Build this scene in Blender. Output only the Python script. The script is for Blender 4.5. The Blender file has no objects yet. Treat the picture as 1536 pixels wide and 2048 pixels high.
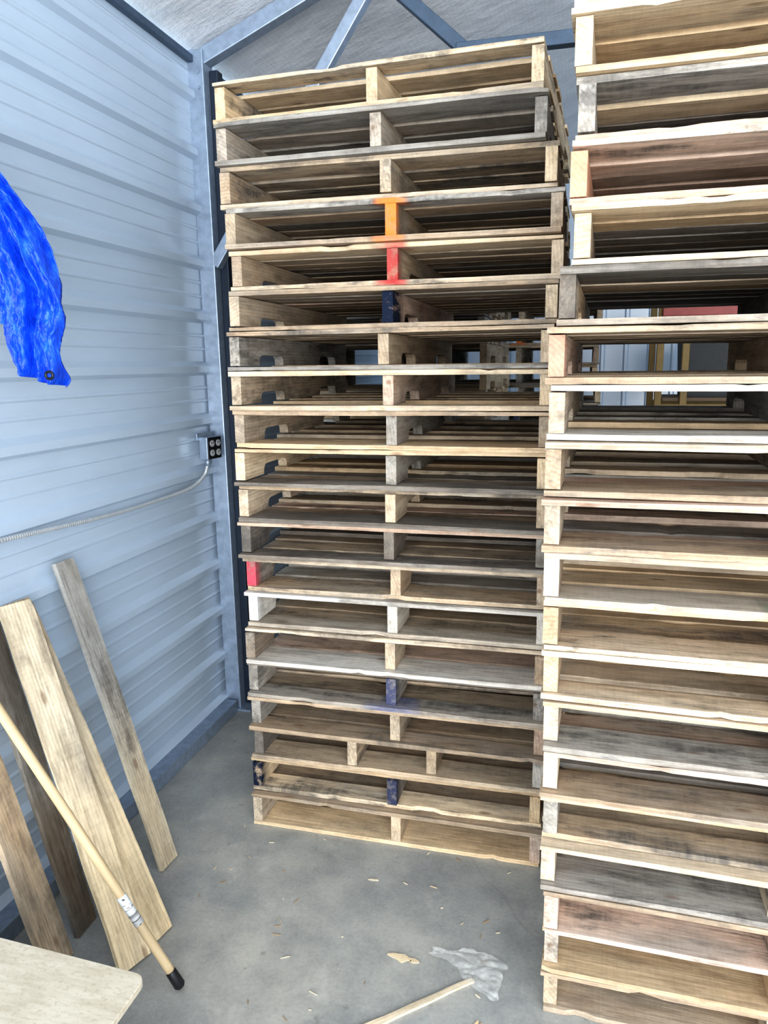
import bpy, math, random
from mathutils import Vector, Matrix, noise
R0 = random.Random(7)
scene = bpy.context.scene
coll = scene.collection

def lin(c, a=None):
    o = []
    for v in c[:3]:
        v = v/255.0
        o.append(v/12.92 if v <= 0.04045 else ((v+0.055)/1.055)**2.4)
    return (o[0], o[1], o[2], 1.0 if a is None else a)

# ------------------------------------------------------------------ materials
def new_mat(name):
    m = bpy.data.materials.new(name); m.use_nodes = True
    nt = m.node_tree
    for n in list(nt.nodes): nt.nodes.remove(n)
    out = nt.nodes.new('ShaderNodeOutputMaterial')
    b = nt.nodes.new('ShaderNodeBsdfPrincipled')
    nt.links.new(b.outputs[0], out.inputs[0])
    return m, nt, b
def N(nt, t, **kw):
    n = nt.nodes.new(t)
    for k, v in kw.items():
        setattr(n, k, v)
    return n
def ramp(nt, src, stops):
    r = nt.nodes.new('ShaderNodeValToRGB')
    el = r.color_ramp.elements
    while len(el) < len(stops): el.new(0.5)
    for e, (p, c) in zip(el, stops):
        e.position = p
        e.color = c if len(c) == 4 else (c[0], c[1], c[2], 1)
    nt.links.new(src, r.inputs[0])
    return r
def g(v): return (v, v, v, 1)
def mix(nt, mode, fac, a, b):
    m = nt.nodes.new('ShaderNodeMix'); m.data_type = 'RGBA'; m.blend_type = mode
    if isinstance(fac, (int, float)): m.inputs[0].default_value = fac
    else: nt.links.new(fac, m.inputs[0])
    for i, s in ((6, a), (7, b)):
        if isinstance(s, tuple): m.inputs[i].default_value = s
        else: nt.links.new(s, m.inputs[i])
    return m.outputs[2]
def math_n(nt, op, a, b=None, clamp=False):
    m = nt.nodes.new('ShaderNodeMath'); m.operation = op; m.use_clamp = clamp
    for i, s in ((0, a), (1, b)):
        if s is None: continue
        if isinstance(s, (int, float)): m.inputs[i].default_value = s
        else: nt.links.new(s, m.inputs[i])
    return m.outputs[0]
def mapping(nt, vec, sc, loc=(0, 0, 0)):
    m = nt.nodes.new('ShaderNodeMapping'); m.inputs['Scale'].default_value = sc
    m.inputs['Location'].default_value = loc
    nt.links.new(vec, m.inputs['Vector']); return m.outputs[0]
def noise_n(nt, vec, scale, detail=3, rough=0.5):
    n = nt.nodes.new('ShaderNodeTexNoise'); n.inputs['Scale'].default_value = scale
    n.inputs['Detail'].default_value = detail; n.inputs['Roughness'].default_value = rough
    nt.links.new(vec, n.inputs['Vector']); return n.outputs[0]
def bump(nt, h, b, strength=0.3, dist=0.01):
    n = nt.nodes.new('ShaderNodeBump'); n.inputs['Strength'].default_value = strength
    n.inputs['Distance'].default_value = dist
    nt.links.new(h, n.inputs['Height']); nt.links.new(n.outputs[0], b.inputs['Normal'])

def wood_material():
    m, nt, b = new_mat('pallet_wood')
    ta = N(nt, 'ShaderNodeAttribute', attribute_name='tint')
    pa = N(nt, 'ShaderNodeAttribute', attribute_name='paint')
    ga = N(nt, 'ShaderNodeAttribute', attribute_name='grain')
    gv = ga.outputs['Vector']
    w = N(nt, 'ShaderNodeTexWave', wave_type='RINGS', rings_direction='X')
    w.inputs['Scale'].default_value = 30; w.inputs['Distortion'].default_value = 4
    w.inputs['Detail'].default_value = 2; w.inputs['Detail Scale'].default_value = 0.12
    nt.links.new(mapping(nt, gv, (0.3, 1, 1)), w.inputs['Vector'])
    fine = noise_n(nt, mapping(nt, gv, (3, 170, 170)), 1.0, 3, 0.6)
    saw = noise_n(nt, mapping(nt, gv, (160, 8, 8)), 1.0, 2, 0.5)
    blot = noise_n(nt, mapping(nt, gv, (3.2, 13, 13)), 1.0, 7, 0.74)
    blot2 = noise_n(nt, mapping(nt, gv, (8.0, 34, 34), (3, 1, 7)), 1.0, 6, 0.7)
    streak = noise_n(nt, mapping(nt, gv, (34, 3, 3), (1, 8, 3)), 1.0, 4, 0.7)
    hue = noise_n(nt, mapping(nt, gv, (1.6, 9, 9), (9, 4, 2)), 1.0, 3, 0.6)
    grey = noise_n(nt, mapping(nt, gv, (2.4, 6, 6), (2, 14, 5)), 1.0, 4, 0.6)
    c = mix(nt, 'MULTIPLY', 0.26, ta.outputs['Color'], ramp(nt, w.outputs[1], [(0.05, (0.58, 0.47, 0.38, 1)), (0.6, (1.05, 1.04, 1.03, 1))]).outputs[0])
    c = mix(nt, 'MULTIPLY', 0.5, c, ramp(nt, hue, [(0.35, (0.86, 0.76, 0.69, 1)), (0.62, (1.05, 1.04, 1.04, 1))]).outputs[0])
    # silver-grey weathering in patches
    c = mix(nt, 'MIX', math_n(nt, 'MULTIPLY', ramp(nt, grey, [(0.47, g(0)), (0.66, g(0.7))]).outputs[0], ta.outputs['Alpha']), c, lin((164, 158, 148)))
    c = mix(nt, 'MULTIPLY', 0.36, c, ramp(nt, fine, [(0.3, g(0.55)), (0.6, g(1.12))]).outputs[0])
    c = mix(nt, 'MULTIPLY', 0.14, c, ramp(nt, saw, [(0.38, g(0.66)), (0.6, g(1.08))]).outputs[0])
    c = mix(nt, 'MULTIPLY', 0.46, c, ramp(nt, blot2, [(0.36, (0.40, 0.37, 0.34, 1)), (0.55, g(1.04))]).outputs[0])
    sm = math_n(nt, 'MULTIPLY', ramp(nt, blot, [(0.48, g(0)), (0.60, g(1))]).outputs[0], ramp(nt, streak, [(0.3, g(0.45)), (0.6, g(1))]).outputs[0])
    sf = math_n(nt, 'MULTIPLY', sm, math_n(nt, 'MULTIPLY', ta.outputs['Alpha'], 0.84))
    c = mix(nt, 'MIX', sf, c, (0.080, 0.075, 0.069, 1))
    vor = N(nt, 'ShaderNodeTexVoronoi'); vor.inputs['Scale'].default_value = 1.0
    nt.links.new(mapping(nt, gv, (4.0, 11, 11)), vor.inputs['Vector'])
    kn = ramp(nt, vor.outputs['Distance'], [(0.05, g(1)), (0.12, g(0))]).outputs[0]
    c = mix(nt, 'MIX', math_n(nt, 'MULTIPLY', kn, 0.6), c, (0.14, 0.07, 0.035, 1))
    pf = math_n(nt, 'MULTIPLY', pa.outputs['Alpha'], ramp(nt, blot2, [(0.32, g(0.2)), (0.52, g(1))]).outputs[0])
    c = mix(nt, 'MIX', pf, c, pa.outputs['Color'])
    nt.links.new(c, b.inputs['Base Color'])
    b.inputs['Roughness'].default_value = 0.8
    b.inputs['Specular IOR Level'].default_value = 0.2
    bump(nt, math_n(nt, 'ADD', fine, blot2), b, 0.35, 0.002)
    return m
WOOD = wood_material()

def concrete():
    m, nt, b = new_mat('concrete_slab')
    tc = N(nt, 'ShaderNodeTexCoord'); v = tc.outputs['Object']
    n1 = noise_n(nt, v, 1.5, 5, 0.6); n2 = noise_n(nt, v, 6, 6, 0.7); n3 = noise_n(nt, v, 90, 3, 0.6)
    c = ramp(nt, n1, [(0.3, lin((142, 145, 145))), (0.5, lin((162, 162, 157))), (0.7, lin((186, 181, 169)))]).outputs[0]
    c = mix(nt, 'MULTIPLY', 0.5, c, ramp(nt, n2, [(0.3, g(0.68)), (0.6, g(1.06))]).outputs[0])
    c = mix(nt, 'MULTIPLY', 0.4, c, ramp(nt, n3, [(0.3, g(0.7)), (0.6, g(1.05))]).outputs[0])
    vo = N(nt, 'ShaderNodeTexVoronoi', feature='DISTANCE_TO_EDGE'); vo.inputs['Scale'].default_value = 0.45
    nz = N(nt, 'ShaderNodeTexNoise'); nz.inputs['Scale'].default_value = 3; nt.links.new(v, nz.inputs['Vector'])
    ad = N(nt, 'ShaderNodeVectorMath', operation='MULTIPLY_ADD'); ad.inputs[1].default_value = (0.15, 0.15, 0)
    nt.links.new(nz.outputs[1], ad.inputs[0]); nt.links.new(v, ad.inputs[2]); nt.links.new(ad.outputs[0], vo.inputs['Vector'])
    cr = ramp(nt, vo.outputs[0], [(0.0, g(0.8)), (0.002, g(1))]).outputs[0]
    c = mix(nt, 'MULTIPLY', 0.5, c, cr)
    dk = noise_n(nt, mapping(nt, v, (1, 1, 1), (5, 2, 0)), 16, 4, 0.6)
    c = mix(nt, 'MIX', ramp(nt, dk, [(0.66, g(0)), (0.72, g(0.4))]).outputs[0], c, lin((96, 92, 84)))
    lt = noise_n(nt, mapping(nt, v, (1.4, 1, 1), (15, 7, 0)), 5, 5, 0.7)
    c = mix(nt, 'MIX', ramp(nt, lt, [(0.58, g(0)), (0.76, g(0.45))]).outputs[0], c, lin((206, 204, 196)))
    sp = N(nt, 'ShaderNodeTexVoronoi'); sp.inputs['Scale'].default_value = 46; nt.links.new(v, sp.inputs['Vector'])
    c = mix(nt, 'MIX', ramp(nt, sp.outputs['Distance'], [(0.05, g(0.6)), (0.09, g(0))]).outputs[0], c, lin((216, 206, 180)))
    nt.links.new(c, b.inputs['Base Color'])
    nt.links.new(ramp(nt, n2, [(0.3, g(0.42)), (0.7, g(0.65))]).outputs[0], b.inputs['Roughness'])
    bump(nt, n3, b, 0.1, 0.003)
    return m
CONC = concrete()

def simple(name, col, rough=0.5, metal=0.0, nscale=None, amt=0.25, bstr=0.0, bscale=50, stretch=(1, 1, 1)):
    m, nt, b = new_mat(name)
    tc = N(nt, 'ShaderNodeTexCoord'); v = mapping(nt, tc.outputs['Object'], stretch)
    n = noise_n(nt, v, nscale or 8, 4, 0.6)
    c = mix(nt, 'MULTIPLY', amt, col, ramp(nt, n, [(0.3, g(0.45)), (0.65, g(1.1))]).outputs[0])
    nt.links.new(c, b.inputs['Base Color'])
    b.inputs['Roughness'].default_value = rough; b.inputs['Metallic'].default_value = metal
    if bstr: bump(nt, noise_n(nt, v, bscale, 3, 0.5), b, bstr, 0.005)
    return m
WALLM = simple('painted_metal_siding', lin((190, 206, 223)), 0.2, 0.0, 2.0, 0.12, 0.10, 5, (1, 1, 4))
WALLM.node_tree.nodes['Principled BSDF'].inputs['Specular IOR Level'].default_value = 1.0
GALV = simple('galvanized_steel', lin((160, 175, 194)), 0.4, 0.5, 30, 0.4)
CABLE = simple('aluminium_cable_armor', lin((205, 210, 214)), 0.35, 0.35, 30, 0.2)
DARKST = simple('dark_painted_steel', lin((76, 94, 114)), 0.5, 0.2, 20, 0.35)
SHADEST = simple('navy_shade', lin((34, 46, 62)), 0.5, 0.2, 20, 0.35)  # dark navy tone that paints the shade behind the column
BLACKP = simple('black_plastic', lin((22, 23, 26)), 0.45, 0, 10, 0.2)
GREYP = simple('grey_plastic', lin((180, 182, 184)), 0.45, 0, 10, 0.1)
YELL = simple('yellow_painted_steel', lin((140, 112, 54)), 0.5, 0.0, 14, 0.4)
REDP = simple('red_painted_steel', lin((176, 84, 76)), 0.5, 0.0, 14, 0.3)
GROM = simple('dark_grommet', lin((30, 32, 36)), 0.35, 0.6, 20, 0.2)
CRATEM = simple('dark_plastic_crate', lin((54, 56, 56)), 0.6, 0.0, 20, 0.3)

def insulation():
    m, nt, b = new_mat('foil_insulation')
    tc = N(nt, 'ShaderNodeTexCoord'); v = tc.outputs['Object']
    br = N(nt, 'ShaderNodeTexBrick'); br.inputs['Scale'].default_value = 1.0
    br.inputs['Brick Width'].default_value = 0.022; br.inputs['Row Height'].default_value = 0.022
    br.inputs['Mortar Size'].default_value = 0.0012; br.offset = 0
    nt.links.new(v, br.inputs['Vector'])
    n1 = noise_n(nt, v, 3.0, 3, 0.5)
    n2 = noise_n(nt, mapping(nt, v, (1, 1.6, 1)), 9, 5, 0.7)
    c = ramp(nt, n1, [(0.3, lin((222, 223, 226))), (0.65, lin((242, 243, 246)))]).outputs[0]
    c = mix(nt, 'MULTIPLY', 0.16, c, ramp(nt, n2, [(0.38, g(0.6)), (0.52, g(1.08))]).outputs[0])
    c = mix(nt, 'MIX', math_n(nt, 'MULTIPLY', br.outputs['Fac'], 0.18), c, lin((150, 152, 158)))
    nt.links.new(c, b.inputs['Base Color'])
    b.inputs['Roughness'].default_value = 0.35
    bump(nt, math_n(nt, 'ADD', n1, math_n(nt, 'MULTIPLY', n2, 0.6)), b, 0.55, 0.04)
    return m
INSUL = insulation()

def tarp_mat():
    m, nt, b = new_mat('blue_tarpaulin')
    tc = N(nt, 'ShaderNodeTexCoord'); v = tc.outputs['Object']
    n = noise_n(nt, mapping(nt, v, (1, 1, 0.5)), 40, 5, 0.68)
    c = ramp(nt, n, [(0.3, lin((4, 50, 176))), (0.55, lin((16, 80, 214))), (0.8, lin((56, 128, 242)))]).outputs[0]
    nt.links.new(c, b.inputs['Base Color']); b.inputs['Roughness'].default_value = 0.36
    bump(nt, n, b, 0.9, 0.008)
    return m
TARP = tarp_mat()

def plywood_mat():
    m, nt, b = new_mat('plywood_face')
    tc = N(nt, 'ShaderNodeTexCoord'); v = tc.outputs['Object']
    n1 = noise_n(nt, mapping(nt, v, (10, 50, 60)), 1, 4, 0.6); n2 = noise_n(nt, mapping(nt, v, (1, 1.6, 1)), 80, 5, 0.75)
    c = ramp(nt, n1, [(0.3, lin((188, 176, 154))), (0.6, lin((208, 198, 178)))]).outputs[0]
    c = mix(nt, 'MIX', ramp(nt, n2, [(0.52, g(0)), (0.66, g(0.4))]).outputs[0], c, lin((150, 128, 102)))
    nt.links.new(c, b.inputs['Base Color']); b.inputs['Roughness'].default_value = 0.7
    bump(nt, n2, b, 0.15, 0.002)
    return m
PLY = plywood_mat()

def sticker_mat():
    m, nt, b = new_mat('barcode_sticker')
    tc = N(nt, 'ShaderNodeTexCoord'); v = tc.outputs['Object']
    n = noise_n(nt, mapping(nt, v, (0, 0, 420)), 1, 0, 0.5)
    sp = N(nt, 'ShaderNodeSeparateXYZ'); nt.links.new(v, sp.inputs[0])
    lo = math_n(nt, 'GREATER_THAN', sp.outputs[2], 0.235); hi = math_n(nt, 'LESS_THAN', sp.outputs[2], 0.275)
    inb = math_n(nt, 'MULTIPLY', lo, hi)
    bars = math_n(nt, 'MULTIPLY', math_n(nt, 'GREATER_THAN', n, 0.5), inb)
    n2 = noise_n(nt, mapping(nt, v, (90, 90, 260)), 1, 1, 0.5)
    small = math_n(nt, 'MULTIPLY', math_n(nt, 'GREATER_THAN', n2, 0.66), math_n(nt, 'SUBTRACT', 1.0, inb))
    f = math_n(nt, 'ADD', bars, small, True)
    c = mix(nt, 'MIX', f, lin((222, 222, 220)), lin((60, 60, 65)))
    nt.links.new(c, b.inputs['Base Color']); b.inputs['Roughness'].default_value = 0.35
    return m
STICK = sticker_mat()
DOWEL = simple('turned_dowel_wood', lin((206, 182, 144)), 0.55, 0, 12, 0.3, 0, 1, (6, 6, 0.6))

def plastic_film():
    m, nt, b = new_mat('clear_plastic_film')
    tc = N(nt, 'ShaderNodeTexCoord')
    n = noise_n(nt, tc.outputs['Object'], 25, 3, 0.6)
    c = ramp(nt, n, [(0.3, lin((222, 222, 218))), (0.7, lin((242, 241, 236)))]).outputs[0]
    nt.links.new(c, b.inputs['Base Color']); b.inputs['Roughness'].default_value = 0.18
    nt.links.new(ramp(nt, n, [(0.35, g(0.22)), (0.65, g(0.5))]).outputs[0], b.inputs['Alpha'])
    return m
FILM = plastic_film()

# ------------------------------------------------------------------ mesh helpers
class MB:
    def __init__(s):
        s.v = []; s.f = []; s.t = []; s.g = []; s.p = []
    def obj(s, name, mat, parent=None, loc=None):
        me = bpy.data.meshes.new(name)
        me.from_pydata(s.v, [], s.f); me.update()
        if s.t:
            a = me.attributes.new('tint', 'FLOAT_COLOR', 'POINT'); a.data.foreach_set('color', [c for t in s.t for c in t])
            a = me.attributes.new('paint', 'FLOAT_COLOR', 'POINT'); a.data.foreach_set('color', [c for t in s.p for c in t])
            a = me.attributes.new('grain', 'FLOAT_VECTOR', 'POINT'); a.data.foreach_set('vector', [c for t in s.g for c in t])
        me.materials.append(mat)
        o = bpy.data.objects.new(name, me); coll.objects.link(o)
        if parent: o.parent = parent
        if loc: o.location = loc
        return o
    def sweep(s, axis, st, tint, rnd):
        off = (rnd.uniform(0, 40), rnd.uniform(-0.14, 0.14), rnd.uniform(0.015, 0.10))
        base = len(s.v)
        for (a, b0, b1, c0, c1) in st:
            for (bb, cc) in ((b0, c0), (b1, c0), (b1, c1), (b0, c1)):
                if axis == 'x': p = (a, bb, cc)
                else: p = (bb, a, cc)
                s.v.append(p)
                s.g.append((a+off[0], bb+off[1], cc+off[2])); s.t.append(tint); s.p.append((0, 0, 0, 0))
        n = len(st)
        flip = axis != 'x'
        def F(*q): s.f.append(tuple(reversed(q)) if flip else q)
        for i in range(n-1):
            k = base+4*i
            for e in range(4):
                e2 = (e+1) % 4
                F(k+e, k+4+e, k+4+e2, k+e2)
        F(base, base+1, base+2, base+3)
        k = base+4*(n-1)
        F(k+3, k+2, k+1, k)
    def paint(s, c, r, col, a=1.0):
        for i, p in enumerate(s.v):
            d = (Vector(p)-Vector(c)).length
            if d < r: s.p[i] = (col[0], col[1], col[2], a*(1-0.4*(d/r)**2))

def box_mesh(name, lo, hi, mat, parent=None, bev=0.0):
    mb = MB()
    x0, y0, z0 = lo; x1, y1, z1 = hi
    mb.v = [(x0,y0,z0),(x1,y0,z0),(x1,y1,z0),(x0,y1,z0),(x0,y0,z1),(x1,y0,z1),(x1,y1,z1),(x0,y1,z1)]
    mb.f = [(0,3,2,1),(4,5,6,7),(0,1,5,4),(1,2,6,5),(2,3,7,6),(3,0,4,7)]
    o = mb.obj(name, mat, parent)
    if bev:
        md = o.modifiers.new('bevel', 'BEVEL'); md.width = bev; md.segments = 2
    return o
def beam(name, p0, p1, w, t, mat, parent=None, wdir=(0, 1, 0), bev=0.004):
    p0 = Vector(p0); p1 = Vector(p1); d = (p1-p0).normalized()
    wv = Vector(wdir); wv = (wv-d*wv.dot(d)).normalized(); tv = d.cross(wv)
    mb = MB()
    for p in (p0, p1):
        for (a, b) in ((-1,-1),(1,-1),(1,1),(-1,1)):
            mb.v.append(tuple(p+wv*a*w/2+tv*b*t/2))
    mb.f = [(3,2,1,0),(4,5,6,7),(0,1,5,4),(1,2,6,5),(2,3,7,6),(3,0,4,7)]
    o = mb.obj(name, mat, parent)
    if bev:
        md = o.modifiers.new('bevel', 'BEVEL'); md.width = bev; md.segments = 2
    return o
def tube(name, pts, rad, mat, parent=None, seg=12):
    P = [Vector(p) for p in pts]
    mb = MB(); prev = None
    for i, p in enumerate(P):
        d = (P[min(i+1, len(P)-1)]-P[max(i-1, 0)]).normalized()
        ref = Vector((0, 0, 1)) if abs(d.z) < 0.9 else Vector((1, 0, 0))
        a = d.cross(ref).normalized(); b = d.cross(a)
        if prev is not None and a.dot(prev) < 0: a = -a; b = -b
        prev = a
        r = rad(i) if callable(rad) else rad
        for k in range(seg):
            t = 2*math.pi*k/seg
            mb.v.append(tuple(p+a*math.cos(t)*r+b*math.sin(t)*r))
    for i in range(len(P)-1):
        for k in range(seg):
            k2 = (k+1) % seg
            mb.f.append((i*seg+k, i*seg+k2, (i+1)*seg+k2, (i+1)*seg+k))
    mb.f.append(tuple(range(seg-1, -1, -1))); mb.f.append(tuple((len(P)-1)*seg+k for k in range(seg)))
    o = mb.obj(name, mat, parent)
    for p in o.data.polygons: p.use_smooth = len(p.vertices) == 4
    return o
def empty(name, loc=(0, 0, 0), rot=(0, 0, 0)):
    e = bpy.data.objects.new(name, None); e.empty_display_size = 0.1
    e.location = loc; e.rotation_euler = rot; coll.objects.link(e); return e
def tag(o, label, cat, group=None):
    o['label'] = label; o['category'] = cat
    if group: o['group'] = group
def struct(o): o['kind'] = 'structure'

# ------------------------------------------------------------------ pallets
PAL = {
 'F': [(232,210,176),(226,201,164),(236,216,184),(218,194,160)],
 'T': [(212,194,168),(200,180,153),(218,200,175),(192,172,147)],
 'P': [(226,198,178),(216,188,168),(228,205,186),(206,182,162)],
 'G': [(182,177,168),(170,166,158),(192,182,168),(164,160,153)],
 'D': [(138,130,120),(126,120,112),(156,144,129),(146,140,132)],
 'W': [(224,220,211),(213,207,195),(229,225,216),(206,195,178)],
}
def pick(rnd, key, jig=0.30):
    k = key if rnd.random() > jig else rnd.choice('FTGPTGD')
    c = rnd.choice(PAL[k]); j = rnd.uniform(0.90, 1.05)
    stain = {'F': 0.35, 'T': 0.65, 'P': 0.5, 'G': 0.8, 'D': 0.9, 'W': 0.55}[k]*rnd.uniform(0.4, 1.3)
    if rnd.random() < 0.22: stain = 1.0
    return lin(tuple(min(255, v*j) for v in c), min(stain, 1))

def make_pallet(seed, W, L, H, key, strg=(0.0, 0.515, 1.0), edge=None, lead=None, top_lead=None, end_tints=None):
    """local frame: x 0..W across the front, y 0..L going back, z 0..H"""
    rnd = random.Random(seed)
    root = empty('pallet')
    td = 0.0165; eps = 0.0004
    sh0 = td+0.0006; sh1 = H-td-0.0006
    def deck(z0, z1, rows, keys, overh):
        mb = MB()
        for (ya, yb, kk) in rows:
            t = kk if isinstance(kk, tuple) else pick(rnd, kk, 0.15 if kk != key else 0.3)
            amp = rnd.uniform(0.0005, 0.0018); ph = rnd.uniform(0, 99)
            n = 40; st = []
            xa = -rnd.uniform(-0.005, overh); xb = W+rnd.uniform(-0.005, overh)
            thin = rnd.uniform(0, 0.0025); tsk = rnd.uniform(-0.003, 0.003)
            osk = rnd.uniform(-0.0035, 0.0035)
            sk = rnd.uniform(-0.009, 0.009)
            chips = [(rnd.randrange(-16, n+16), rnd.randint(1, 3), rnd.uniform(0.003, 0.012), rnd.uniform(0, 0.005)) for _ in range(2)]
            for i in range(n+1):
                u = i/n; x = xa+(xb-xa)*u
                e0 = noise.noise(Vector((u*4+ph, 0, 0)))*amp*2 + noise.noise(Vector((u*27+ph, 5, 0)))*amp*0.8
                th = thin+max(0, tsk*(u-0.5)*2)+max(0, noise.noise(Vector((u*2.5+ph, 3, 0))))*0.003+max(0, noise.noise(Vector((u*30+ph, 13, 0))))*0.001
                ou = max(0, osk*(u-0.5)*2)+max(0, noise.noise(Vector((u*2.2+ph, 33, 0))))*0.005+max(0, noise.noise(Vector((u*24+ph, 43, 0))))*0.0008
                for (ca, cw, cd_, cz) in chips:
                    if ca <= i < ca+cw: e0 += cd_*rnd.uniform(.4, 1); ou += cz
                e1 = noise.noise(Vector((u*5+ph, 9, 0)))*amp*2
                th = min(th, 0.006); ou = min(ou, 0.006)
                if z0 < 0.05: zb, zt = z0+ou*0.5, z1-th
                else: zb, zt = z0+th, z1-ou
                st.append((x, ya+e0+sk*u, yb+e1+sk*u, zb, zt))
            mb.sweep('x', st, t, rnd)
        return mb
    rows = []; y = rnd.uniform(-0.012, 0.014); lw = rnd.choice([0.088, 0.14, 0.14])
    rows.append((y, y+lw, top_lead or key)); y += lw+rnd.uniform(0.02, 0.04)
    nb = 7 if L > 1 else 3; wd = 0.110; rest = L-0.11-y; gap = (rest-nb*wd)/nb
    for i in range(nb):
        rows.append((y, y+wd, key)); y += wd+gap
    rows.append((L-0.10, L, key))
    top = deck(H-td-eps, H-eps, rows, key, 0.008)
    y = rnd.uniform(-0.014, 0.012); lw = rnd.choice([0.12, 0.14, 0.14, 0.09])
    rows = [(y, y+lw, lead or key), (0.31*L, 0.31*L+0.09, key), (0.5*L-0.045, 0.5*L+0.045, key), (0.66*L, 0.66*L+0.09, key), (L-0.12, L, key)]
    bot = deck(eps, td+eps, rows, key, 0.006)
    sw = 0.036
    parts = []
    for si, fr in enumerate(strg):
        mb = MB(); xc = fr*(W-sw)+sw/2; xx0 = xc-sw/2+0.001; xx1 = xc+sw/2-0.001
        if 0 < fr < 1:
            q_ = rnd.uniform(-0.012, 0.012); xx0 += q_; xx1 += q_
        y0 = rnd.uniform(0.0, 0.016); nd = 0.036; skew = rnd.uniform(-0.006, 0.006)
        ys = [(y0, 0), (y0+0.012, 0), (0.08, 0)]
        for (na, nbb) in ((0.17, 0.39), (L-0.39, L-0.17)):
            ys += [(na, 0), (na+0.004, nd*0.6), (na+0.014, nd*0.9), (na+0.03, nd), (nbb-0.03, nd), (nbb-0.014, nd*0.9), (nbb-0.004, nd*0.6), (nbb, 0)]
        ys += [(L-0.01, 0)]
        st = [(yy, xx0+skew*yy, xx1+skew*yy, sh0+nz, sh1) for yy, nz in ys]
        tt = (end_tints or {}).get(si) or pick(rnd, key, 0.4)
        mb.sweep('y', st, tt, rnd)
        parts.append(mb)
    for (what, c, r, col, a) in (edge or []):
        for mb in ({'s': parts, 't': [top], 'b': [bot], 'all': parts+[top, bot]}[what]):
            mb.paint(c, r, col, a)
    top.obj('top_deck', WOOD, root); bot.obj('bottom_deck', WOOD, root)
    for mb in parts: mb.obj('stringer', WOOD, root)
    return root

KIND = {'F': 'fresh yellow pine', 'T': 'tan used', 'P': 'pinkish tan', 'G': 'grey weathered', 'D': 'dark weathered', 'W': 'whitish worn'}
OR = lin((234, 128, 50)); RD = lin((172, 44, 48)); NV = lin((18, 28, 48)); BL = lin((64, 84, 140)); WH = lin((224, 222, 216)); GR = lin((80, 140, 95))
LX, LY = -1.12, 2.31
HL = 0.1265
ldx = [-.024,-.014,-.012,.008,.013,.010,0,0,0,-.001,0,.001,.007,.010,.009,.007,.012,.010,.004,.009]
lkey = ['F','G','T','T','T','T','T','F','T','F','T','D','T','W','T','G','T','T','F','T']
llead = {1:'F',2:'G',3:'T',4:'T',5:'T',7:'F',8:'T',9:'F',10:'F',11:'D',12:'G',13:'T',14:'W',16:'G',15:'W',17:'T',18:'T',19:'F',20:'F'}
lrot = [-2.6, -0.9, -0.3, 0.2, -0.2]
lyo = [0.030, 0.012, 0, 0, 0]
lspecial = {
  4: dict(edge=[('all', (0.538, 0.0, 0.02), 0.05, OR, .95), ('all', (0.538, 0, 0.10), 0.05, OR, 1)], note='with orange paint on its middle stringer'),
  5: dict(edge=[('all', (0.538, 0.0, 0.02), 0.05, RD, .95), ('all', (0.538, 0, 0.10), 0.05, RD, 0.9)], note='with red paint on its middle stringer'),
  6: dict(edge=[('s', (0.52, 0.0, 0.03), 0.10, NV, 1.8), ('s', (0.52, 0, 0.10), 0.10, NV, 1.8)], note='with navy painted middle stringer end'),
  12: dict(edge=[('s', (0.0, 0.0, 0.06), 0.06, lin((80,76,72)), 0.7)]),
  13: dict(edge=[('s', (0.0, 0.0, 0.06), 0.07, lin((198,58,82)), 1.1)], note='with pink-red paint on an end stringer'),
  14: dict(edge=[('s', (0.0, 0.0, 0.06), 0.08, WH, 0.95), ('t', (0.1, 0, 0.12), 0.25, WH, 0.6)], note='with white paint on an end stringer'),
  16: dict(edge=[('s', (0.53, 0.0, 0.06), 0.08, lin((60,66,98)), 1.1), ('b', (0.54, 0, 0.01), 0.10, BL, 0.5)], note='with faint blue overspray'),
  18: dict(strg=(0.0, 0.36, 0.645, 1.0), note='with two inner stringers'),
  19: dict(edge=[('s', (0.0, 0.0, 0.06), 0.08, NV, 1.3), ('s', (0.53, 0, 0.06), 0.08, lin((54,58,80)), 1.2)], note='with dark blue painted stringer ends'),
}
lefts = []
for k in range(1, 21):
    sp = dict(lspecial.get(k, {})); note = sp.pop('note', None)
    key = lkey[k-1]
    W = 1.045 if k in (3, 4, 5) else (1.036 if k > 5 else 1.016)
    p = make_pallet(100+k, W, 1.18, HL, key, lead=llead.get(k), **sp)
    rz = lrot[k-1] if k <= 5 else R0.uniform(-0.4, 0.3)
    p.location = (LX+ldx[k-1], LY+R0.uniform(-0.018, 0.018)+(lyo[k-1] if k <= 5 else 0), (20-k)*HL+0.0005)
    p.rotation_euler = (0, 0, math.radians(rz))
    lab = KIND[key]+' pallet '+note if note else KIND[key]+' wooden pallet in the tall stack beside metal wall'
    tag(p, lab, 'pallet', 'pallets stacked beside the metal wall')
    lefts.append(p)

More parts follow.
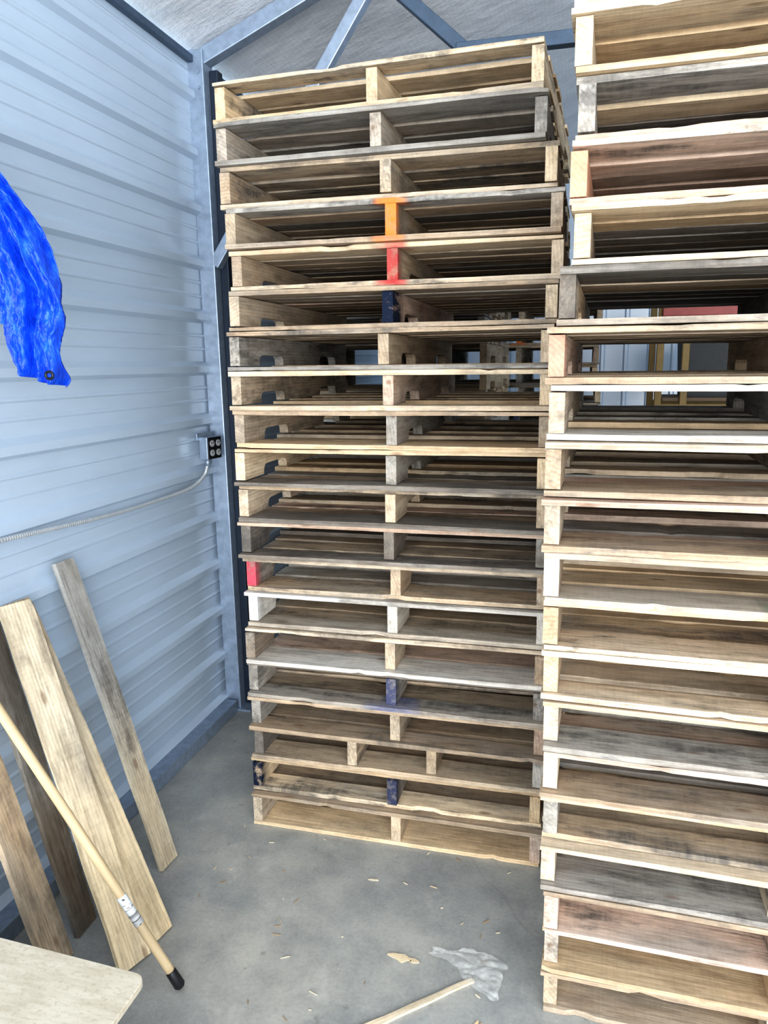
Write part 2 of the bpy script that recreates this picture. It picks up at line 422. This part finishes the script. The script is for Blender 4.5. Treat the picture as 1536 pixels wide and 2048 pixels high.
RX, RY = -0.075, 1.700
HR = 0.124
rdx = [.036,.038,.049,.037,.049,.022,.002,.007,.003,.005,.007,.008,.012,.016,.019,.023,.021,.033,.036,.038]
rkey = ['T','F','G','P','F','D','T','G','T','P','T','F','F','T','P','F','T','P','F','T']
rlead = {0:'T',1:'F',2:'P',3:'P',4:'F',5:'D',6:'T',7:'W',8:'T',9:'T',10:'W',11:'T',12:'T',13:'G',14:'T',15:'T',16:'G',17:'P',18:'F',19:'T'}
rspecial = {10: dict(edge=[('b', (0.53, 0, 0.01), 0.07, GR, 0.8), ('s', (0,0,.06),.07, lin((210,206,196)), .8)]),
            3: dict(edge=[('s', (0, 0, .06), 0.5, lin((206,124,96)), .6)]),
            6: dict(edge=[('s', (0, 0, .06), 0.10, lin((196,120,90)), .5)]),
            7: dict(edge=[('t', (0.5, 0, 0.12), 0.5, lin((178,180,180)), 0.6)]),
            5: dict(edge=[('s', (0,0,.06),.08, lin((80,74,70)), .8)])}
for k in range(20):
    key = rkey[k]
    p = make_pallet(300+k, 1.065, 1.19, HR, key, lead=rlead.get(k), **rspecial.get(k, {}))
    rz = -1.7+R0.uniform(-0.45, 0.15)
    d = rdx[k]
    p.location = (RX+d*0.97, RY+d*0.25+R0.uniform(-0.016, 0.016), (19-k)*HR+0.0005)
    p.rotation_euler = (0, 0, math.radians(rz))
    tag(p, KIND[key]+' wooden pallet in the nearer tall stack', 'pallet', 'pallets in the nearer stack')

# further stacks; the one behind the column is added to darken the gaps
for (sx, sy, cnt, off, lab, grp) in ((-1.47, 3.66, 19, 3, 'used wooden pallet in the added stack blocking light behind the steel column', 'added light-blocking pallets behind the steel column'),
                       (-0.93, 5.0, 16, 5, 'used wooden pallet in a stack deeper in the shed', 'pallets in the farther stack')):
    for k in range(cnt):
        src = lefts[(k*7+off) % 20]
        r = src.copy(); coll.objects.link(r)
        r.location = (sx+R0.uniform(-.01, .01), sy+R0.uniform(-.01, .01), k*HL+0.0005); r.rotation_euler = (0, 0, 0)
        tag(r, lab, 'pallet', grp)
        for ch in list(src.children):
            c = ch.copy(); coll.objects.link(c); c.parent = r

# ------------------------------------------------------------------ room
WX = -1.66
flo = box_mesh('floor', (-4, -6, -0.1), (8, 9.5, 0.0), CONC); struct(flo)
def siding(name, y0, y1, z1, x, sgn=1):
    prof = []; z = 0.02
    while z < z1:
        prof += [(z, 0), (z+.014, .026), (z+.040, .026), (z+.062, 0), (z+.108, 0), (z+.114, .004), (z+.120, .004), (z+.126, 0), (z+.166, 0), (z+.172, .004), (z+.178, .004), (z+.184, 0)]
        z += .229
    mb = MB()
    for (zz, h) in prof:
        mb.v += [(x+sgn*h, y0, zz), (x+sgn*h, y1, zz)]
    for i in range(len(prof)-1):
        q = (2*i, 2*i+1, 2*i+3, 2*i+2)
        mb.f.append(q if sgn < 0 else tuple(reversed(q)))
    o = mb.obj(name, WALLM); struct(o)
    md = o.modifiers.new('thick', 'SOLIDIFY'); md.thickness = 0.0015; md.offset = 0
    return o
siding('wall_left', -3.0, 8.2, 2.93, WX, 1)
siding('wall_right', -3.0, 7.1, 2.93, 4.43, -1)
def back():
    mb = MB(); prof = []; x = WX
    while x < 4.43:
        prof += [(x, 0), (x+.016, .02), (x+.04, .02), (x+.056, 0)]; x += .229
    for (xx, h) in prof:
        mb.v += [(xx, 8.2-h, 0), (xx, 8.2-h, 2.98+0.4*min(xx-WX, 4.43-xx))]
    for i in range(len(prof)-1): mb.f.append((2*i, 2*i+2, 2*i+3, 2*i+1))
    o = mb.obj('wall_back', WALLM); struct(o)
back()
mb = MB()
xs = [WX-0.06, 1.4, 4.49]
def rz_(x): return 2.985+0.4*min(x-WX, 4.43-x)
for y in (-3.0, 8.3):
    for x in xs: mb.v.append((x, y, rz_(x)))
    for x in xs: mb.v.append((x, y, rz_(x)+0.05))
mb.f = [(0,1,7,6),(1,2,8,7),(9,10,4,3),(10,11,5,4),(0,6,9,3),(2,5,11,8),(0,3,4,1),(1,4,5,2),(6,7,10,9),(7,8,11,10)]
o = mb.obj('ceiling', INSUL); struct(o)

# steel frame
fr = empty('steel_frame', (0, 0, 0)); FY = 3.2
beam('column', (-1.605, FY, 0), (-1.627, FY, 2.97), 0.09, 0.076, GALV, fr, (0, 1, 0))
beam('column_shade_strip', (-1.545, FY+0.03, 0.013), (-1.567, FY+0.03, 2.90), 0.05, 0.040, SHADEST, fr, (0, 1, 0))  # dark strip added to stand in for the shade behind the column
beam('base_plate', (-1.57, FY, 0.001), (-1.57, FY, 0.012), 0.14, 0.13, GALV, fr, (0, 1, 0), 0.001)
beam('rafter', (-1.63, FY, 2.935), (1.4, FY, 2.935+3.03*0.4), 0.06, 0.065, GALV, fr)
beam('rafter', (4.40, FY, 2.94), (1.4, FY, 2.94+3.0*0.4), 0.06, 0.065, GALV, fr)
beam('column', (4.37, FY, 0), (4.37, FY, 2.96), 0.09, 0.075, GALV, fr)
beam('knee_brace', (-1.59, FY-0.02, 2.10), (-0.82, FY, 3.20), 0.05, 0.05, GALV, fr)
beam('web_brace', (-0.86, FY+0.02, 3.20), (-0.48, FY+0.02, 2.86), 0.05, 0.05, DARKST, fr)
beam('tie_beam', (-0.52, FY, 2.86), (3.3, FY, 2.86), 0.05, 0.05, DARKST, fr)
for z in (2.88, 2.82):
    tube('bolt', [(-1.61, FY-0.046, z), (-1.61, FY-0.053, z)], 0.007, GALV, fr, 6)
tag(fr, 'galvanized steel portal frame with column, rafter and braces', 'steel frame')
er = beam('trim_1', (-1.645, -3, 2.935), (-1.645, 8.1, 2.935), 0.028, 0.03, DARKST, None, (1, 0, 0)); struct(er)
br = beam('baseboard_left', (-1.605, -3, 0.03), (-1.605, FY-0.07, 0.03), 0.07, 0.06, GALV, None, (1, 0, 0)); struct(br)

# ------------------------------------------------------------------ electrical box + cable
eb = empty('outlet_box', (-1.582, 3.055, 1.305)); eb.rotation_euler = (0, 0, math.radians(80))
box_mesh('box_body', (-0.048, 0.0, -0.050), (0.048, 0.045, 0.050), GALV, eb, 0.004)
box_mesh('cover_plate', (-0.047, -0.005, -0.048), (0.047, 0.0, 0.048), BLACKP, eb, 0.003)
box_mesh('mounting_bracket', (-0.065, 0.040, 0.035), (0.065, 0.046, 0.068), GALV, eb, 0.002)
for (a, b_) in ((-.022, .021), (.022, .021), (-.022, -.021), (.022, -.021)):
    rc = tube('receptacle', [(a, -0.0055, b_), (a, -0.009, b_)], 0.0145, GREYP, eb, 18)
    for dx in (-.006, .006):
        s_ = box_mesh('slot', (a+dx-.0012, -0.0102, b_-.001), (a+dx+.0012, -0.0088, b_+.008), BLACKP, rc)
tube('cable_connector', [(-.02, .023, -.050), (-.02, .023, -.080)], 0.011, GALV, eb, 10)
tag(eb, 'metal electrical box with black plate and four outlets on steel column', 'electrical outlet')
def catmull(P, n):
    P = [Vector(p) for p in P]; Q = [P[0]*2-P[1]]+P+[P[-1]*2-P[-2]]; out = []
    for i in range(1, len(Q)-2):
        for j in range(n):
            t = j/n; a, b, c, d = Q[i-1:i+3]
            out.append(0.5*((2*b)+(c-a)*t+(2*a-5*b+4*c-d)*t*t+(3*b-a-3*c+d)*t**3))
    out.append(Q[-2]); return out
cp = catmull([(-1.608, 3.031, 1.222), (-1.610, 3.0, 1.185), (-1.616, 2.90, 1.150), (-1.621, 2.72, 1.140), (-1.622, 2.37, 1.140), (-1.622, 2.05, 1.155), (-1.622, 1.75, 1.172), (-1.622, 1.3, 1.19), (-1.622, 0.6, 1.2)], 90)
c_ = tube('armored_cable', cp, lambda i: 0.0078 if i % 3 else 0.0052, CABLE, None, 8)
tag(c_, 'ribbed flexible metal conduit running along the siding', 'electrical cable')

# ------------------------------------------------------------------ tarp
SY, CY = math.sin(math.radians(14.65)), math.cos(math.radians(14.65))
def interp(tab, v):
    v = max(0, min(1, v))*(len(tab)-1); i = min(int(v), len(tab)-2); t = v-i
    p0 = tab[max(i-1, 0)]; p1 = tab[i]; p2 = tab[i+1]; p3 = tab[min(i+2, len(tab)-1)]
    return [0.5*(2*p1[j]+(p2[j]-p0[j])*t+(2*p0[j]-5*p1[j]+4*p2[j]-p3[j])*t*t+(3*p1[j]-p0[j]-3*p2[j]+p3[j])*t**3) for j in range(2)]
CR = [(-1.06, 2.34), (-.890, 2.12), (-.811, 2.00), (-.780, 1.88), (-.768, 1.79), (-.784, 1.71), (-.778, 1.615)]
CL = [(-1.175, 2.34), (-1.16, 2.2), (-1.15, 2.1), (-1.14, 2.0), (-1.13, 1.9), (-1.12, 1.8), (-1.10, 1.70)]
mb = MB(); NU, NV_ = 190, 210
for j in range(NV_+1):
    for i in range(NU+1):
        u = i/NU; v = j/NV_
        s_ = max(0, min(1, (u-0.60)/0.08)); s_ = s_*s_*(3-2*s_)
        kk = (0.80+0.015*math.sin(u*22))*(1-s_)+1.0*s_
        vv = v*kk
        a = interp(CL, vv); b = interp(CR, vv)
        Rr = a[0]*(1-u)+b[0]*u; z = a[1]*(1-u)+b[1]*u
        spread = 0.3+0.7*min(1, vv*2)
        q = u+0.05*math.sin(vv*7)+0.05*noise.noise(Vector((u*3, vv*5, 2)))
        tri = abs(((q*9.0) % 1.0)*2-1)
        d = spread*(0.016*math.sin(q*27)+0.026*tri+0.010*math.sin(q*51+1.0))
        d += 0.022*noise.noise(Vector((u*6, vv*5, 1)))+0.022*abs(noise.noise(Vector((u*12, vv*8, 4))))
        d += 0.013*abs(noise.noise(Vector((u*24, vv*18, 8))))+0.006*abs(noise.noise(Vector((u*50, vv*42, 18))))
        Rr += 0.005*noise.noise(Vector((u*4, vv*8, 9)))*u
        z += 0.004*noise.noise(Vector((u*10, vv*5, 19)))
        Fd = 1.850+d
        mb.v.append((Rr*CY-Fd*SY, Fd*CY+Rr*SY, z))
for j in range(NV_):
    for i in range(NU):
        k = j*(NU+1)+i; mb.f.append((k, k+NU+1, k+NU+2, k+1))
mb.v = [(max(x, -1.632)+1.5, y-1.5, z-2.34) for x, y, z in mb.v]
tp = empty('blue_tarp', (-1.5, 1.5, 2.34))
sheet = mb.obj('tarp_sheet', TARP, tp)
for p in sheet.data.polygons: p.use_smooth = True
md = sheet.modifiers.new('th', 'SOLIDIFY'); md.thickness = 0.0012
tag(tp, 'crumpled bright blue plastic tarp hanging beside the metal wall', 'tarp')
gq = Vector((-.797*CY-1.826*SY+1.5, 1.826*CY-.797*SY-1.5, 1.645-2.34))
bpy.ops.mesh.primitive_torus_add(major_radius=0.0085, minor_radius=0.0035, major_segments=24, minor_segments=8)
gr = bpy.context.object; gr.name = 'grommet'; gr.data.materials.append(GROM); gr.parent = tp; gr.location = gq
gr.rotation_euler = (math.radians(90), 0, math.radians(14.65))
hk = tube('wall_hook', catmull([(-1.655, 1.40, 2.40), (-1.62, 1.43, 2.385), (-1.60, 1.44, 2.345), (-1.58, 1.45, 2.31), (-1.56, 1.46, 2.35)], 6), 0.006, GALV, None, 8)
tag(hk, 'bent steel hook on the metal siding holding the tarp', 'hook')

# ------------------------------------------------------------------ leaning boards
def lean_board(name, p0, p1, w, t, tint, seed, label, stain_grad=None, wtilt=0.0):
    rnd = random.Random(seed)
    p0 = Vector(p0); p1 = Vector(p1); d = (p1-p0); L = d.length; d.normalize()
    wv = Vector((0, 0, 1)).cross(d).normalized()
    wv = (Matrix.Rotation(wtilt, 3, d) @ wv)
    n = d.cross(wv)
    if n.x < 0: n = -n; wv = -wv
    mb = MB(); st = []; ph = rnd.uniform(0, 50); m = 40
    for i in range(m+1):
        u = i/m
        e0 = noise.noise(Vector((u*6+ph, 0, 0)))*0.003+noise.noise(Vector((u*30+ph, 0, 0)))*0.001; e1 = noise.noise(Vector((u*6+ph, 7, 0)))*0.003
        bow = 0.004*math.sin(u*math.pi)
        if i == m: e0 += 0.006
        st.append((u*L, -w/2+e0, w/2+e1, -t/2+bow, t/2+bow))
    mb.sweep('x', st, tint, rnd)
    if stain_grad:
        for i, v in enumerate(mb.v):
            u = v[0]/L; u = max(0, min(1, (u-0.25)/0.4)); c = [tint[q]*(1-u)+stain_grad[q]*u for q in range(4)]
            mb.t[i] = tuple(c)
    o = mb.obj(name, WOOD)
    M = Matrix((( d.x, wv.x, n.x, p0.x), (d.y, wv.y, n.y, p0.y), (d.z, wv.z, n.z, p0.z), (0, 0, 0, 1)))
    if M.to_3x3().determinant() < 0:
        M = Matrix((( d.x, -wv.x, n.x, p0.x), (d.y, -wv.y, n.y, p0.y), (d.z, -wv.z, n.z, p0.z), (0, 0, 0, 1)))
    zmin = min((M @ Vector(v)).z for v in mb.v)
    M[2][3] -= zmin-0.0005
    o.matrix_world = M
    tag(o, label, 'board', 'loose boards leaning on the wall')
    return o
lean_board('loose_board', (-1.300, 2.015, 0), (-1.620, 2.035, 1.04), 0.086, 0.016, lin((214,202,176), .75), 11, 'slim grey weathered board leaning on the metal siding', lin((172,174,172), 1.0))
lean_board('loose_board', (-1.163, 1.598, 0), (-1.568, 1.745, 0.99), 0.098, 0.017, lin((236,218,182), .25), 2, 'pale yellow wide board leaning on the metal siding', lin((216,203,178), 0.6))
lean_board('loose_board', (-1.150, 1.705, 0), (-1.600, 1.785, 0.98), 0.098, 0.017, lin((232,212,174), .25), 3, 'pale yellow board leaning behind another board', lin((202,188,162), 0.7))
lean_board('loose_board', (-1.390, 1.690, 0), (-1.626, 1.680, 0.98), 0.09, 0.016, lin((128,118,104), .8), 4, 'dark brown weathered board leaning on the siding', lin((104,98,90), 0.9))
lean_board('loose_board', (-1.360, 1.535, 0), (-1.612, 1.50, 0.99), 0.112, 0.018, lin((216,194,164), .6), 15, 'brown knotty board leaning on the metal siding')

# ------------------------------------------------------------------ broom handle
q0 = Vector((-0.992, 1.55, 0.012)); q1 = Vector((-1.620, 1.375, 1.34))
d = (q1-q0); L = d.length
ph_ = empty('wooden_pole', q0); ph_.rotation_euler = d.to_track_quat('Z', 'Y').to_euler()
tube('shaft', [(0, 0, 0.05)]+[(0, 0, z*L/20) for z in range(1, 21)], 0.0125, DOWEL, ph_, 16)
tube('rubber_tip', [(0, 0, 0), (0, 0, 0.006), (0, 0, 0.05), (0, 0, 0.056)], lambda i: [0.012, 0.0155, 0.0145, 0.0130][i], BLACKP, ph_, 16)
tube('sticker', [(0, 0, 0.220), (0, 0, 0.315)], 0.0131, STICK, ph_, 20)['label'] = 'white barcode sticker'
tag(ph_, 'round wooden pole with black rubber tip and barcode sticker', 'broom handle')

# ------------------------------------------------------------------ plywood on low pallets
for k in range(3):
    p = make_pallet(900+k, 0.62, 0.62, 0.133, 'T')
    p.location = (-1.50, 0.50, k*0.133+0.0005)
    tag(p, 'small tan wooden pallet under a plywood sheet', 'pallet', 'small pallets under the plywood')
mb = MB(); pts = []; x0, x1, y0, y1, r = -1.56, -0.832, 0.45, 1.180, 0.025
for (cx, cy, a0) in ((x1-r, y1-r, 0), (x0+r, y1-r, 90), (x0+r, y0+r, 180), (x1-r, y0+r, 270)):
    for i in range(7):
        a = math.radians(a0+i*15); pts.append((cx+r*math.cos(a), cy+r*math.sin(a)+(0.03 if cx < -1.2 else 0)))
n = len(pts)
mb.v = [(x, y, 0.4005) for x, y in pts]+[(x, y, 0.4165) for x, y in pts]
mb.f = [tuple(range(n-1, -1, -1)), tuple(range(n, 2*n))]+[(i, (i+1) % n, n+(i+1) % n, n+i) for i in range(n)]
o = mb.obj('plywood_sheet', PLY); md = o.modifiers.new('b', 'BEVEL'); md.width = 0.0015
tag(o, 'pale plywood sheet with rounded corner lying on low pallets', 'plywood')

# ------------------------------------------------------------------ floor debris
def chip(name, x, y, L, w, ang, col, seed, z=0.0008):
    rnd = random.Random(seed); n = 7; up = []; dn = []
    for i in range(n):
        u = i/(n-1)-0.5; ww = w*(0.5-abs(u)**1.5*1.1)*rnd.uniform(.5, 1.3); ww = max(ww, 0.0004)
        up.append((u*L, ww)); dn.append((u*L, -ww*rnd.uniform(.4, 1.3)))
    ring = up+dn[::-1]; mb = MB(); m = len(ring)
    for zz in (0, 0.0022):
        for (a, b) in ring:
            mb.v.append((a, b, zz)); mb.t.append(col); mb.p.append((0, 0, 0, 0)); mb.g.append((a+seed*.37, b, zz+.03))
    mb.f = [tuple(range(m)), tuple(range(2*m-1, m-1, -1))]+[(i, m+i, m+(i+1) % m, (i+1) % m) for i in range(m)]
    o = mb.obj(name, WOOD); o.location = (x, y, z); o.rotation_euler = (0, 0, ang)
    tag(o, 'small pale wood splinter on the concrete floor', 'wood chip', 'wood splinters on the floor')
    return o
chip('wood_chip', -0.43, 1.80, 0.095, 0.030, -0.1, lin((248,232,198), 0), 1)
chip('wood_chip', -0.20, 1.62, 0.05, 0.018, 1.4, lin((236,212,172), 0), 2)
chip('wood_chip', -0.60, 2.10, 0.035, 0.012, 0.1, lin((250,240,212), 0), 3)
for i in range(56):
    x = R0.uniform(-1.15, -0.16); y = R0.uniform(1.35, 2.28)
    if x < -0.8 and y < 1.75: continue
    chip('wood_chip', x, y, R0.uniform(0.006, 0.028), R0.uniform(0.0015, 0.004), R0.uniform(0, 3.1), lin(R0.choice([(244,232,204),(226,208,176),(176,152,122)]), 0), 10+i)
mb = MB(); rnd = random.Random(5); st = []
for i in range(14):
    u = i/13; st.append((u*0.50, -0.011+noise.noise(Vector((u*4, 0, 0)))*0.004, 0.011+noise.noise(Vector((u*5, 2, 0)))*0.004-0.008*u, 0.0005, 0.010-0.003*u))
mb.sweep('x', st, lin((232,218,190), .1), rnd)
o = mb.obj('wood_stick', WOOD); o.location = (-0.60, 1.435, 0); o.rotation_euler = (0, 0, math.atan2(0.29, 0.32))
tag(o, 'long pale wood splinter lying on the concrete floor', 'wood stick')
# plastic scrap: thin torn film, lightly crumpled, one lobe lying over the stick end
mb = MB(); nx, nyy = 80, 56
for j in range(nyy+1):
    for i in range(nx+1):
        u = i/nx; v = j/nyy*2-1
        w = 0.018+0.050*max(0, math.sin((u-0.22)*2.5))+0.010*noise.noise(Vector((u*9, 3 if v > 0 else 8, 0)))
        x = (u-0.5)*0.21+0.014*noise.noise(Vector((v*3, u*2, 5))); y = v*w-0.045*max(0, u-0.3)**1.3*1.6
        z = 0.001+0.006*abs(noise.noise(Vector((x*14, y*34, 2))))+0.003*abs(noise.noise(Vector((x*40, y*40, 5))))
        mb.v.append((x, y, max(0.001, z)))
for j in range(nyy):
    for i in range(nx):
        k = j*(nx+1)+i; mb.f.append((k, k+1, k+nx+2, k+nx+1))
o = mb.obj('plastic_scrap', FILM); o.location = (-0.250, 1.825, 0.0098); o.rotation_euler = (0, 0, -0.1)
for p in o.data.polygons: p.use_smooth = True
tag(o, 'torn scrap of thin translucent whitish plastic film on the floor', 'plastic scrap')

# ------------------------------------------------------------------ rack further back
rk = empty('storage_rack', (0.5, 5.4, 0))
for (x, y) in ((0, 0), (0.16, 0), (0, 0.6), (1.9, 0), (1.9, 0.6)):
    beam('upright', (x, y, 0), (x, y, 2.25), 0.045, 0.045, YELL, rk, (1, 0, 0))
for z in (0.5, 1.35):
    for y in (0, 0.6): beam('shelf_beam', (0, y, z), (1.9, y, z), 0.04, 0.06, YELL, rk, (0, 1, 0))
beam('top_rail', (0, -0.04, 1.98), (1.9, -0.04, 1.98), 0.04, 0.06, REDP, rk)
box_mesh('shelf', (0.03, 0.0, 1.40), (1.87, 0.6, 1.42), simple('shelf_board', lin((120,100,80)), .8), rk)
tag(rk, 'yellow and red steel storage rack deeper in the shed', 'storage rack')
for i, (cx, hh) in enumerate(((0.34, 0.46), (0.83, 0.52), (1.32, 0.40))):
    mb = MB(); w_, d_ = 0.46, 0.40
    def ring(z, e): 
        for (a, b) in ((-1,-1),(1,-1),(1,1),(-1,1)): mb.v.append((a*(w_/2+e), b*(d_/2+e), z))
    for z, e in ((0, -.02), (hh-.04, 0), (hh-.04, .012), (hh, .012), (hh, 0), (0.02, -.02)): ring(z, e)
    mb.f.append((3, 2, 1, 0))
    for k in range(5):
        for e in range(4): mb.f.append((4*k+e, 4*k+(e+1) % 4, 4*k+4+(e+1) % 4, 4*k+4+e))
    mb.f.append((20, 21, 22, 23))
    o = mb.obj('storage_bin', CRATEM); o.location = (0.5+cx+0.05, 5.7, 1.4205)
    tag(o, 'dark grey bin on the steel storage rack', 'bin', 'bins on the storage rack')

# ------------------------------------------------------------------ lights
w = bpy.data.worlds.new('World'); scene.world = w; w.use_nodes = True
nt = w.node_tree; bg = nt.nodes['Background']
bg.inputs[0].default_value = (0.62, 0.81, 1.0, 1); bg.inputs[1].default_value = 2.9
ld = bpy.data.lights.new('door_daylight', 'AREA'); ld.shape = 'RECTANGLE'; ld.size = 5.0; ld.size_y = 2.8; ld.energy = 370; ld.color = (1.0, 0.98, 0.95)
lo = bpy.data.objects.new('door_daylight', ld); coll.objects.link(lo); lo.location = (1.2, -2.9, 1.7)
lo.rotation_euler = (math.radians(96), 0, 0)

# ------------------------------------------------------------------ camera
yaw = math.radians(14.65); p = math.radians(11.1); ro = math.radians(0.7)
f = Vector((-math.sin(yaw)*math.cos(p), math.cos(yaw)*math.cos(p), -math.sin(p)))
r0 = Vector((math.cos(yaw), math.sin(yaw), 0)); u0 = r0.cross(f)
rc_ = r0*math.cos(ro)-u0*math.sin(ro); uc = u0*math.cos(ro)+r0*math.sin(ro)
cd = bpy.data.cameras.new('camera'); cam = bpy.data.objects.new('camera', cd); coll.objects.link(cam)
b = -f
cam.matrix_world = Matrix(((rc_.x, uc.x, b.x, 0), (rc_.y, uc.y, b.y, 0), (rc_.z, uc.z, b.z, 1.66), (0, 0, 0, 1)))
cd.sensor_fit = 'VERTICAL'; cd.sensor_height = 24; cd.lens = 1500/2048*24; cd.clip_start = 0.02
scene.camera = cam
scene.view_settings.view_transform = 'Standard'
for lk in ('Medium High Contrast', 'Standard - Medium High Contrast'):
    try:
        scene.view_settings.look = lk; break
    except Exception as e:
        print('look', lk, e)
